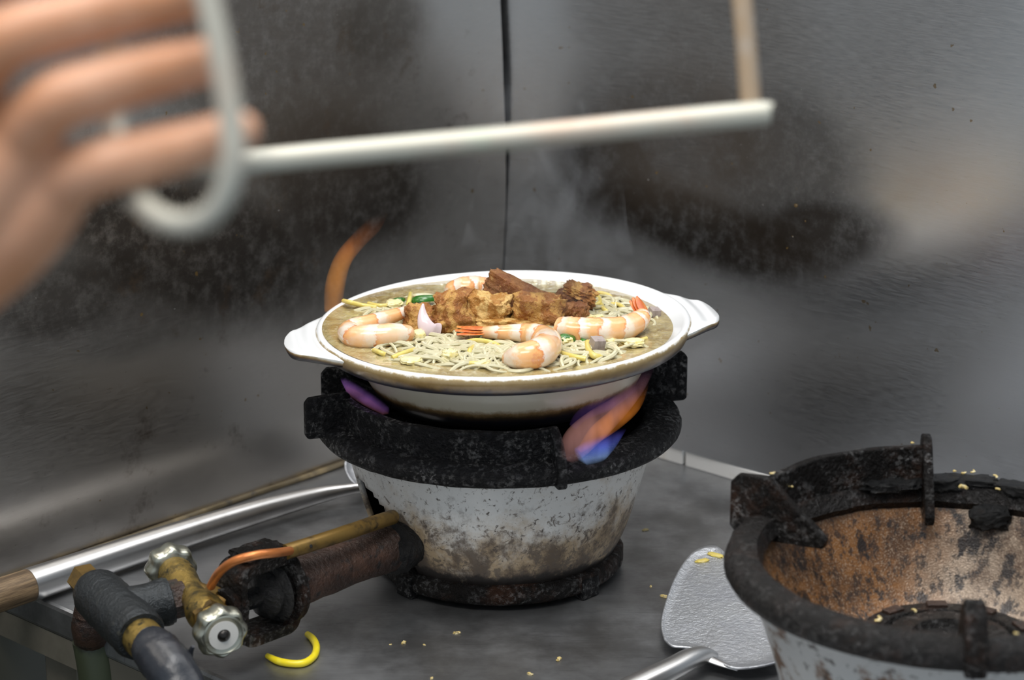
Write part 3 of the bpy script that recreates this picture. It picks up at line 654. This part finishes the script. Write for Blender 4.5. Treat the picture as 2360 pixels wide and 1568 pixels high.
pork('small pork piece behind the pale shallot', 966, 735, .006, (.0100, .009, .0085), 0, R(10), mPork, 8, .22, .5)
pork('flat golden crackling strip behind the front prawn tail', 1170, 748, .004, (.0225, .006, .0032), R(-3), R(2), mPorkGold, 9, .2, .2)
pork('brown pork base under the large middle piece', 1035, 748, .004, (.0170, .009, .0065), 0, 0, mPorkDark, 10, .15)
# egg curds
for i, (px, py, h, a, b, c, lab) in enumerate(((948, 832, .002, .0065, .004, .0020, 'cream egg curd at the front left near the rim'), (1036, 818, .003, .0048, .004, .0030, 'white egg curd among the front vermicelli'), (908, 700, .002, .006, .005, .0022, 'yellow egg curd behind the left prawn'),
    (1302, 786, .004, .0050, .0040, .0030, 'egg curd below the right prawn beside the green leaf'), (1352, 733, .002, .0052, .0035, .0022, 'egg curd between the round pork curl and the right prawn'), (1380, 733, .002, .0035, .003, .0022, 'small yellow egg bead behind the right prawn'),
    (1412, 784, .002, .0062, .0032, .0020, 'curved egg curd in front of the right prawn'), (966, 772, .003, .005, .004, .0028, 'egg crumb at the foot of the pale shallot'), (1112, 838, .002, .003, .006, .0018, 'pale egg sliver at the front centre rim'), (1462, 790, .002, .006, .005, .0024, 'translucent egg white lump at the front right'))):
    g = G(); lumpmesh(g, Matrix.Rotation(i*.7, 4, 'Z'), (a, b, c), 6, .35, i, .6); o = obj('egg_curd', g, mEgg, local=True); o.location = S(px, py, h); tag(o, lab, 'egg', 'egg curds in the soup')
def leaf(name, pts, w, mat, lab, cat, group=None, th=.0008, arch=.002):
    q = [Vector(p) for p in cr([tuple(S(*p)) for p in pts], 14)]; v = []; f = []
    for i, c in enumerate(q):
        t = (q[min(i+1, 13)]-q[max(i-1, 0)]).normalized(); s = t.cross(Vector((0, 0, 1))).normalized(); ww = w*math.sin(PI*(.1+.8*i/13))**.7
        up = s.cross(t)
        for k in range(5): e = -1+k/2; v.append(c+s*ww*e+up*(arch*(1-e*e)))
        for k in range(5): e = 1-k/2; v.append(c+s*ww*e+up*(arch*(1-e*e)-th))
    for i in range(13):
        for j in range(10): k = (j+1) % 10; f.append((i*10+j, i*10+k, i*10+10+k, i*10+10+j))
    f += [tuple(range(10)), tuple(130+k for k in range(9, -1, -1))]
    return tag(obj(name, G().add(v, f), mat, origin=S(*pts[0])), lab, cat, group)
GG = 'green leaf slices in the soup'
leaf('green_leaf', [(952, 696, .001), (970, 690, .004), (1002, 689, .004)], .005, mGreen, 'dark green leaf slice left of the large pork piece', 'leaf', GG, arch=.003)
leaf('green_leaf', [(1284, 786, .002), (1300, 779, .006), (1322, 784, .003)], .005, mGreen, 'green leaf slice tucked under the right prawn', 'leaf', GG, arch=.003)
leaf('green_leaf', [(1340, 785, .003), (1350, 790, .003)], .003, mGreen, 'tiny green leaf tip left of the grey meat cube', 'leaf', GG)
leaf('green_leaf', [(904, 697, .001), (918, 692, .003), (932, 693, .001)], .0025, mGreen, 'small green sliver beside the yellow egg curd', 'leaf', GG)
g = G(); q = [S(1006, 770, .001), S(990, 764, .004), S(979, 747, .009), S(974, 724, .015), S(975, 700, .0215)]
sweep(g, q, [.0078, .0066, .0050, .0030, .0006], 14, 24, flat=.45, up=(0, -1, .2)); tag(obj('shallot_slice', g, mShallot, origin=q[0]), 'pale purple shallot slice standing upright beside the left prawn', 'shallot')
g = G(); lumpmesh(g, Euler((.2, .1, .4)).to_matrix().to_4x4(), (.0042, .004, .0050), 6, .10, 3, .15); o = obj('meat_cube', g, mMeat, local=True); o.location = S(1376, 796, .004); tag(o, 'small grey meat cube at the front right', 'meat')
g = G(); lumpmesh(g, Euler((.2, .1, .4)).to_matrix().to_4x4(), (.0036, .0036, .0036), 6, .15, 9, .2); o = obj('meat_cube', g, mMeat, local=True); o.location = S(1508, 722, .002); tag(o, 'small grey meat cube by the right inner rim', 'meat')
g = G()
for i in range(70):
    px = rnd.uniform(1010, 1460); py = 652+((px-1200)/300)**2*18+rnd.uniform(-3, 6); c = S(px, py, 0)
    if not inside(c): 
        if (c.x-DC.x)**2+(c.y-DC.y)**2 > .118**2: continue
    r = rnd.choice((.0009, .0012, .0016, .0026)); lathe(g, c, (0, 0, 1), [(r, -.0003), (r*.92, r*.35), (r*.6, r*.65), (0, r*.75)], 10)
tag(obj('broth_foam', g, mFoam, origin=(DC.x, DC.y, ZS)), 'small pale bubbles simmering at the back rim', 'foam', kind='stuff')
# ------------------------------------------------------------------ second burner
ZB = .125
B2c = Z(2200, 1290, ZB); B2 = Vector((B2c.x, B2c.y, 0)); R2 = 528/FPX*(B2c-CAMP).dot(ray(CX, CY).normalized())
b2 = thing('wok_burner', B2, 'large unlit burner with black iron ring and rusty bowl, front right', 'burner')
k = R2/.13
g = G(); lathe(g, B2, (0, 0, 1), [(.108*k, ZB-.006), (.112*k, ZB-.012), (.1285*k, ZB-.011), (.1305*k, ZB-.007), (.1295*k, ZB-.001), (.126*k, ZB+.003), (.119*k, ZB+.0045), (.112*k, ZB+.003), (.108*k, ZB-.006)], 160, disp=.0009, dscale=90)
obj('top_ring', g, mIronPlain, b2)
g = G(); guard(g, B2, .1165*k, .006, -180, -121, ZB-.002, ZB+.0275, .001)
zz = ZB
flange(g, B2, -121, .006, [(.080*k, zz-.010), (.078*k, zz-.004), (.083*k, zz+.001), (.098*k, zz+.012), (.1135*k, zz+.026), (.118*k, zz+.028), (.136*k, zz+.0265), (.1405*k, zz+.021), (.1405*k, zz-.006), (.137*k, zz-.010), (.12*k, zz-.012)])
flange(g, B2, -181, .006, [(.092*k, zz-.016), (.090*k, zz-.010), (.098*k, zz+.004), (.1125*k, zz+.0285), (.118*k, zz+.033), (.124*k, zz+.033), (.126*k, zz+.028), (.128*k, zz-.004), (.12*k, zz-.012)])
obj('pan_support', g, mIronRust, b2, smooth=False, bevel=.0013)
g = G(); flange(g, B2, -5, .012, [(.094*k, zz-.014), (.092*k, zz-.002), (.096*k, zz+.012), (.104*k, zz+.020), (.112*k, zz+.0215), (.122*k, zz+.017), (.131*k, zz+.004), (.134*k, zz-.008), (.134*k, zz-.013), (.118*k, zz-.014)])
obj('pan_support', g, mIronRust, b2, smooth=False, bevel=.002)
g = G(); flange(g, B2, 97, .0085, [(.085*k, zz-.014), (.085*k, zz-.002), (.104*k, zz+.020), (.115*k, zz+.0215), (.131*k, zz+.014), (.136*k, zz-.012)]); obj('pan_support', g, mIronRust, b2, smooth=False, bevel=.002)
g = G(); lathe(g, B2, (0, 0, 1), [tuple(q) for q in cr([(.115*k, ZB-.010), (.110*k, ZB-.018), (.100*k, ZB-.040), (.086*k, ZB-.062), (.066*k, ZB-.074), (.045*k, ZB-.078), (.02, ZB-.080)], 30)], 110, disp=.0016, dscale=70)
o = obj('inner_bowl', g, mBowl, b2); o.modifiers.new('thick', 'SOLIDIFY').thickness = .002
g = G(); lathe(g, B2, (0, 0, 1), [tuple(q) for q in cr([(.078*k, .012), (.088*k, .030), (.098*k, .065), (.108*k, .095), (.1195*k, ZB-.010)], 24)], 110); o = obj('body', g, mBody2, b2); o.modifiers.new('thick', 'SOLIDIFY').thickness = -.003
g = G(); lathe(g, B2, (0, 0, 1), [(.07*k, 0), (.088*k, 0), (.088*k, .012), (.07*k, .012), (.07*k, 0)], 80); obj('base_ring', g, mIronRust, b2)
zh = ZB-.049
g = G(); lathe(g, B2, (0, 0, 1), [(.054, zh-.016), (.054, zh-.003), (.052, zh), (.040, zh+.001), (.0385, zh-.003), (.036, zh-.003), (.0345, zh+.002), (.022, zh+.003), (.020, zh-.002), (0, zh-.002)], 80, disp=.0005, dscale=120); hd = obj('burner_head', g, mIronPlain, b2)
for i in range(10):
    a = 36*i; g = G(); c = pol(B2, .0465, a, zh+.0012); tv = Vector((math.cos(R(a)), math.sin(R(a)), 0)); rv = Vector((math.sin(R(a)), -math.cos(R(a)), 0)); box(g, c, tv*.006, rv*.0035, (0, 0, .0014)); obj('port_tab', g, mRust, hd, smooth=False, bevel=.0005)
g = G()
for a0, r0 in ((150, .117), (166, .119), (176, .116), (190-360, .112)):
    lumpmesh(g, Matrix.Translation(pol(B2, r0*k, a0, ZB+.004)) @ Matrix.Rotation(R(a0), 4, 'Z'), (.016, .007, .0035), 7, .4, a0, .5)
lumpmesh(g, Matrix.Translation(pol(B2, .104*k, 158, ZB-.012)), (.011, .005, .007), 7, .4, 4, .6)
obj('burnt_crust', g, mTar, b2)
# crumbs on the second burner
def ray_hit_ring(px, py): return Z(px, py, ZB+.0045)
CB = 'crumbs on the wok burner'
for i, (px, py, h, lab) in enumerate(((2220, 1126, .008, 'curled dry crumb on the far rim of the wok burner'), (2203, 1088, .008, 'leftmost crumb on the back edge of the wok burner rim'), (2222, 1091, .008, 'middle crumb on the back edge of the wok burner rim'), (2240, 1088, .008, 'right crumb of the trio on the wok burner back edge'),
    (2292, 1100, .008, 'dry crumb at the far right of the wok burner rim'), (2300, 1130, .007, 'crumb on the inner far right rim of the wok burner'), (2107, 1012, .034, 'crumb beside the tall end of the wok burner guard'), (1731, 1168, .026, 'yellow crumb on the left guard corner of the wok burner'),
    (2020, 1428, -.046, 'yellow crumb on the burner head inside the rusty bowl'), (2105, 1410, -.046, 'pale sliver standing on the burner head in the bowl'), (1778, 1118, .016, 'curved crumb stuck inside the wok burner guard'), (2345, 1462, .006, 'pale crumb on the near right rim of the wok burner'))):
    g = G(); a = i*1.3; r = .0010 if i not in (8, 0) else .0017
    c = {6: pol(B2, .1165*k, -177, ZB+.0288), 7: pol(B2, .1165*k, -123, ZB+.0288), 10: pol(B2, .1130*k, -131, ZB+.016)}.get(i) or Z(px, py, ZB+h); sweep(g, [c+Vector((math.cos(a+t)*r*1.4, math.sin(a+t)*r*1.4, .0003*t)) for t in (0, 1, 2, 3.2)], [r*.5, r*.7, r*.7, r*.4], 7, 10, lump=.5, seed=i)
    tag(obj('crumb', g, mCrumb, origin=c), lab, 'crumb', CB)
# ------------------------------------------------------------------ spatulas
def blade(parent, outl, lip=.003, th=.0012, name='blade', dish=.0):
    n = len(outl); c = sum(outl, Vector())/n; v = []; f = []; rings = ((1.0, lip), (.97, lip*.75), (.93, .0004), (.8, 0), (.5, -dish), (.2, -dish*1.2))
    for s, h in rings: v += [c.lerp(p, s)+Vector((0, 0, h)) for p in outl]
    v.append(c+Vector((0, 0, -dish*1.2)))
    for i in range(len(rings)-1):
        for j in range(n): k = (j+1) % n; f.append((i*n+j, i*n+k, i*n+n+k, i*n+n+j))
    L = (len(rings)-1)*n
    for j in range(n): f.append((L+j, L+(j+1) % n, len(v)-1))
    o = obj(name, G().add(v, f), mBlade, parent); m = o.modifiers.new('thick', 'SOLIDIFY'); m.thickness = th; m.offset = -1; return o
OUT = [(1530, 1484), (1522, 1450), (1530, 1405), (1552, 1345), (1575, 1305), (1602, 1278), (1640, 1267), (1668, 1280), (1700, 1320), (1750, 1380), (1795, 1445), (1814, 1512), (1792, 1536), (1745, 1548), (1695, 1551), (1655, 1536), (1610, 1508), (1575, 1502), (1548, 1499)]
op = [Vector(q) for q in cr([tuple(Z(x, y, .0065+.010*(1500-y)/230*(1 if y < 1500 else 0))) for x, y in OUT+OUT[:1]], 96)][:-1]
sp = thing('wok_spatula', Z(1650, 1450, 0), 'steel wok spatula with wet fan-shaped blade beside the wok burner', 'spatula')
blade(sp, op, .0022)
hp = [Z(1650, 1512, .0085), Z(1622, 1510, .011), Z(1590, 1520, .0135), Z(1550, 1541, .0145), Z(1500, 1566, .0145), Z(1400, 1616, .0130), Z(1240, 1696, .0115)]
g = G(); sweep(g, hp, [.0030, .0065, .0078, .0080, .0085, .0092, .0098], 20, 40, flat=.85); obj('handle', g, mSteel, sp)
g = G(); sweep(g, [Z(1612, 1510, .0105), Z(1660, 1530, .0085), Z(1700, 1545, .0075)], [.0050, .0030, .0012], 12, 12, flat=.5); obj('neck', g, mSteel, sp)
for i, (px, py, s, lab) in enumerate(((1650, 1280, .0058, 'yellow egg smear at the tip of the spatula blade'), (1618, 1293, .0048, 'thin yellow egg streak below the spatula tip'))):
    g = G(); lumpmesh(g, Matrix.Rotation(-.6+i, 4, 'Z'), (s, s*.45, .0008), 6, .4, i, .5); o = obj('egg_smear', g, mYellow, local=True); o.location = Z(px, py, .0065+.010*(1500-py)/230+.0014); tag(o, lab, 'egg smear', 'egg smears on the spatula')
ld = thing('long_turner', Z(450, 1225, 0), 'long steel turner handle with wooden grip lying along the left panel', 'turner')
zc = .0125
hp = [Z(66, 1350, zc), Z(200, 1305, zc), Z(330, 1262, zc), Z(480, 1214, zc), Z(620, 1172, zc), Z(730, 1143, zc-.001), Z(800, 1129, zc), Z(838, 1124, zc)]
g = G(); sweep(g, hp, [.0118, .0112, .0106, .0098, .0086, .0066, .0044, .0038], 28, 60); obj('socket', g, mSteel, ld)
w0 = Z(68, 1349, zc); wd = (Z(66, 1350, zc)-Z(200, 1305, zc)).normalized()
g = G(); sweep(g, [w0, w0+wd*.02, w0+wd*.06, w0+wd*.16, w0+wd*.165], [.0112, .0114, .0116, .0120, .008], 24, 30); 
o = obj('wooden_grip', g, mWood, ld, local=True)
q = Vector((0, 0, 1)).rotation_difference(wd); o.data.transform(Matrix.Translation(-w0)); o.data.transform(q.to_matrix().to_4x4().inverted()); o.matrix_local = Matrix.Translation(w0-WL[ld.name]) @ q.to_matrix().to_4x4()
op = [Vector(q) for q in cr([tuple(Z(x, y, z)) for x, y, z in ((832, 1134, .008), (806, 1112, .014), (794, 1085, .020), (800, 1064, .024), (840, 1058, .018), (900, 1060, .012), (940, 1085, .006), (930, 1110, .004), (880, 1132, .005), (832, 1134, .008))], 60)][:-1]
blade(ld, op, .002)
# ------------------------------------------------------------------ scraps on the counter
q = [Z(px, py, .0026) for px, py in ((616, 1512), (640, 1524), (672, 1530), (702, 1528), (724, 1512), (729, 1490), (720, 1472), (708, 1462))]
g = G(); sweep(g, q, [.0018]+[.0024]*6+[.0020], 12, 40); tag(obj('dropped_noodle', g, mYellowDry, origin=(q[3].x, q[3].y, 0)), 'bright yellow noodle curled on the counter near the knobs', 'noodle')
for i, (px, py, s, lab) in enumerate(((704, 1380, .0026, 'yellow scrap under the mixing tube of the lit burner'), (930, 1482, .0022, 'flat crumb left of centre below the lit burner'), (978, 1487, .0012, 'tiny crumb right of the flat crumb on the counter'), (1053, 1459, .0022, 'crumb nearest the lit burner base in front'), (1288, 1520, .0026, 'pale crumb at the front middle of the counter'),
    (1222, 1554, .0020, 'frontmost pale crumb on the counter'), (900, 1486, .0009, 'speck at the left end of the counter crumbs'), (1500, 1352, .0016, 'thin crumb between lit burner and spatula'), (1530, 1375, .0026, 'yellowish smear crumb left of the spatula blade'), (1487, 1222, .0024, 'yellow fleck right of the lit burner body'), (995, 1564, .0016, 'white crumb at the bottom edge of the counter'), (452, 1248, .0016, 'yellow fleck beside the turner handle'))):
    g = G(); lumpmesh(g, Matrix.Rotation(i*1.1, 4, 'Z'), (s*.85, s*.42, s*.28), 6, .9, i, .5); o = obj('crumb', g, mCrumb, local=True); o.location = Z(px, py, s*.22); tag(o, lab, 'crumb', 'crumbs on the counter')
# ------------------------------------------------------------------ hand and pot lifter
pl = thing('pot_lifter', P(430, 525, .705), 'blurred steel wire pot lifter with loop handle and long bar', 'pot lifter')
lp = [(445, -220, .700), (462, -90, .700), (480, 0, .700), (498, 80, .700), (517, 180, .700), (532, 280, .700), (536, 370, .700), (520, 440, .702), (486, 492, .705), (432, 516, .708), (376, 506, .712), (330, 470, .720), (296, 410, .732), (270, 330, .744), (262, 260, .750), (258, 100, .752), (255, -60, .745), (270, -200, .735), (330, -290, .715), (400, -290, .702), (445, -220, .700)]
g = G(); sweep(g, [P(*q) for q in lp], .0037, 16, 120, cap=False); obj('loop_handle', g, mSteelRod, pl)
g = G(); sweep(g, [P(258, 350, .748), P(330, 352, .765), P(430, 368, .84), P(500, 378, .93), P(560, 376, .985), P(760, 356, 1.0), P(1200, 316, 1.0), P(1500, 286, 1.0), P(1740, 263, 1.0), P(1775, 260, 1.0)], [.0045, .0045, .0048, .0050, .0052, .0052, .0052, .0052, .0052, .0042], 18, 90); obj('bar', g, mSteelRod, pl)
g = G(); sweep(g, [P(1680, -260, 1.0), P(1704, -60, 1.0), P(1720, 110, 1.002), P(1731, 255, 1.004)], .0043, 16, 30); obj('upright_rod', g, M('tan_reflection_rod', (.40, .29, .19), .5, .35, [(20, .45, .7, (.44, .40, .36))]), pl)  # tan of nearby reflections painted into this rod's base colour
def capsule(g, pts, rad, m=None, flat=1.0, up=(0, 0, 1)):
    m = m or len(pts)*6; d = cr([tuple(p)+(r,) for p, r in zip(pts, rad)], m)
    c = [Vector(q[:3]) for q in d]; r = [q[3] for q in d]
    for e, s in ((0, -1), (-1, 1)):     # rounded ends
        t = (c[0]-c[1]).normalized() if e == 0 else (c[-1]-c[-2]).normalized(); base = c[e].copy(); rb = r[e]
        for a in (30, 55, 75, 86):
            q = base+t*rb*math.sin(R(a)); rr = rb*math.cos(R(a))
            if e == 0: c.insert(0, q); r.insert(0, rr)
            else: c.append(q); r.append(rr)
    sweep(g, c, r, 20, flat=flat, up=up)
hg = G()
def Q(px, py, d, ): return P(px, py, d)
# back of the hand, wrist and forearm
capsule(hg, [Q(150, 415, .728), Q(40, 520, .735), Q(-110, 640, .742), Q(-230, 730, .745)], [.0105, .0150, .0165, .018])
capsule(hg, [Q(45, 325, .722), Q(-40, 440, .728), Q(-160, 580, .735), Q(-260, 690, .742)], [.0108, .0155, .0175, .018])
capsule(hg, [Q(-80, 205, .720), Q(-140, 350, .725), Q(-230, 510, .732), Q(-300, 650, .742)], [.0110, .0155, .0175, .018])
capsule(hg, [Q(-190, 90, .722), Q(-230, 250, .728), Q(-300, 430, .735), Q(-350, 610, .742)], [.0105, .0145, .0165, .018])
capsule(hg, [Q(-260, 690, .742), Q(-400, 840, .735), Q(-620, 1040, .72), Q(-900, 1260, .70)], [.0250, .0255, .031, .038], 24, .85)
# fingers: little, ring, middle, index
capsule(hg, [Q(150, 415, .726), Q(235, 385, .718), Q(330, 362, .722), Q(440, 335, .728), Q(550, 303, .732)], [.0100, .0086, .0084, .0078, .0066])
capsule(hg, [Q(45, 320, .722), Q(120, 240, .712), Q(236, 200, .716), Q(360, 165, .724), Q(485, 135, .732)], [.0104, .0092, .0088, .0083, .0073])
capsule(hg, [Q(-80, 200, .718), Q(0, 100, .708), Q(130, 58, .714), Q(290, 20, .722), Q(440, -8, .730)], [.0108, .0096, .0092, .0087, .0076])
capsule(hg, [Q(-190, 85, .722), Q(-110, -35, .712), Q(30, -80, .716), Q(180, -115, .724), Q(310, -135, .732)], [.0105, .0094, .0090, .0085, .0074])
# thumb, from the side of the palm
capsule(hg, [Q(-330, 560, .745), Q(-400, 380, .760), Q(-370, 170, .772), Q(-240, 20, .778), Q(-120, -60, .778)], [.0170, .0145, .0115, .0105, .0085])
person = obj('person', hg, mSkin, origin=Q(0, 450, .73))
md = person.modifiers.new('union', 'REMESH'); md.mode = 'VOXEL'; md.voxel_size = .0011; md.use_smooth_shade = True
md = person.modifiers.new('relax', 'SMOOTH'); md.iterations = 5; md.factor = .5
tag(person, 'blurred bare hand gripping the wire loop in the left foreground', 'person')
# ------------------------------------------------------------------ flames and steam (volumes)
def vol_mat(name, stops, strength, nscale=40, lo=.3, hi=.6, axis=None, scat=0):
    t = NT(name); u = t.n('Mapping', {'Vector': t.obj}).outputs[0]
    x = t.sep(t.obj)[2]; x = t.n('MapRange', {0: x, 1: axis[0], 2: axis[1], 3: 0.0, 4: 1.0}).outputs[0]
    c = t.cramp(x, stops); nz = t.ramp(t.noise(nscale, 3, .5, stretch=(1, 1, .45)), lo, hi, .40, 1)
    fade = t.math('MULTIPLY', t.ramp(x, 0, .06), t.ramp(x, .55, 1.0, 1, 0))
    e = t.n('Emission', {'Color': c, 'Strength': t.math('MULTIPLY', t.math('MULTIPLY', nz, fade), strength)})
    t.t.links.new(e.outputs[0], t.out.inputs['Volume']); return t.m
def flame(pts, rad, stops, strength, label, flat=.6, up=(0, 1, 0), nscale=45):
    z = [p[2] for p in pts]; o0 = pts[0]
    g = G(); sweep(g, pts, rad, 16, 24, flat=flat, up=up)
    m = vol_mat('flame', stops, strength, nscale, axis=(min(z)-o0[2]-.002, max(z)-o0[2]))
    return tag(obj('flame', g, m, origin=o0), label, 'flame', 'gas flames around the dish')
BL = (.10, .22, 1.0); PU = (.32, .14, .62); ORG = (1.0, .30, .04); PK = (1.0, .33, .20)
flame([P(1305, 1062, 1.560), P(1330, 1020, 1.565), P(1375, 980, 1.575), P(1430, 935, 1.59), P(1475, 885, 1.61), P(1512, 825, 1.63)], [.006, .0105, .0105, .0075, .005, .002], [(0, (.75, .40, .40)), (.2, (.85, .42, .38)), (.45, (.85, .40, .34)), (.75, (.65, .28, .35)), (1, (.25, .14, .4))], 15, 'pale pink flame fanning out at the right of the dish', nscale=70)
flame([P(1335, 1040, 1.575), P(1375, 1000, 1.58), P(1420, 965, 1.59), P(1462, 925, 1.60), P(1492, 880, 1.62)], [.002, .0060, .0070, .0065, .002], [(0, (1, .30, .12)), (.4, (1, .32, .05)), (.8, (1, .30, .04)), (1, (.6, .18, .1))], 26, 'orange flame streak licking out at the right of the dish', nscale=60)
flame([P(1340, 1062, 1.568), P(1372, 1040, 1.572), P(1402, 1018, 1.58), P(1440, 985, 1.59)], [.0095, .0095, .007, .002], [(0, (.40, .62, 1)), (.4, (.16, .26, 1)), (1, (.2, .12, .8))], 28, 'blue flame root below the orange flame at the right', nscale=70)
flame([P(1320, 985, 1.565), P(1345, 955, 1.57), P(1410, 925, 1.58), P(1470, 885, 1.59)], [.003, .0045, .005, .003], [(0, PU), (.5, PU), (1, PU)], 9, 'violet flame hugging the scorched dish bottom')
flame([P(890, 950, 1.60), P(850, 915, 1.62), P(815, 890, 1.64), P(790, 872, 1.66)], [.004, .0085, .009, .003], [(0, (1, .35, .3)), (.3, (.5, .2, .7)), (1, (.3, .16, .6))], 13, 'violet flame between the left guard and the dish')
flame([P(768, 720, 1.70), P(772, 660, 1.70), P(790, 600, 1.70), P(825, 555, 1.70), P(862, 518, 1.70), P(892, 485, 1.70)], [.0065, .0072, .0064, .0060, .0058, .002], [(0, (1, .36, .03)), (.45, (1, .36, .03)), (.7, (.9, .25, .03)), (1, (.6, .15, .03))], 32, 'orange flame wisp rising behind the left rim')
t = NT('steam'); nz = t.ramp(t.noise(28, 4, .55, stretch=(1, 1, .5), dist=1.5), .48, .72, .0, 1.0)
zz = t.sep(t.obj)[2]; nz = t.math('MULTIPLY', nz, t.ramp(zz, .10, .24, 1, 0))
sc = t.n('VolumeScatter', {'Color': (.93, .95, 1), 'Density': t.math('MULTIPLY', nz, 3.8)}); t.t.links.new(sc.outputs[0], t.out.inputs['Volume'])
c = DC+Vector((.03, .02, .012))
g = G(); sweep(g, [c, c+Vector((0, 0, .05)), c+Vector((.004, 0, .12)), c+Vector((-.01, 0, .20)), c+Vector((-.015, 0, .25))], [.085, .07, .055, .05, .03], 24, 24, flat=.8); tag(obj('steam', g, t.m, origin=c), 'faint steam rising off the hot soup', 'steam', kind='stuff')
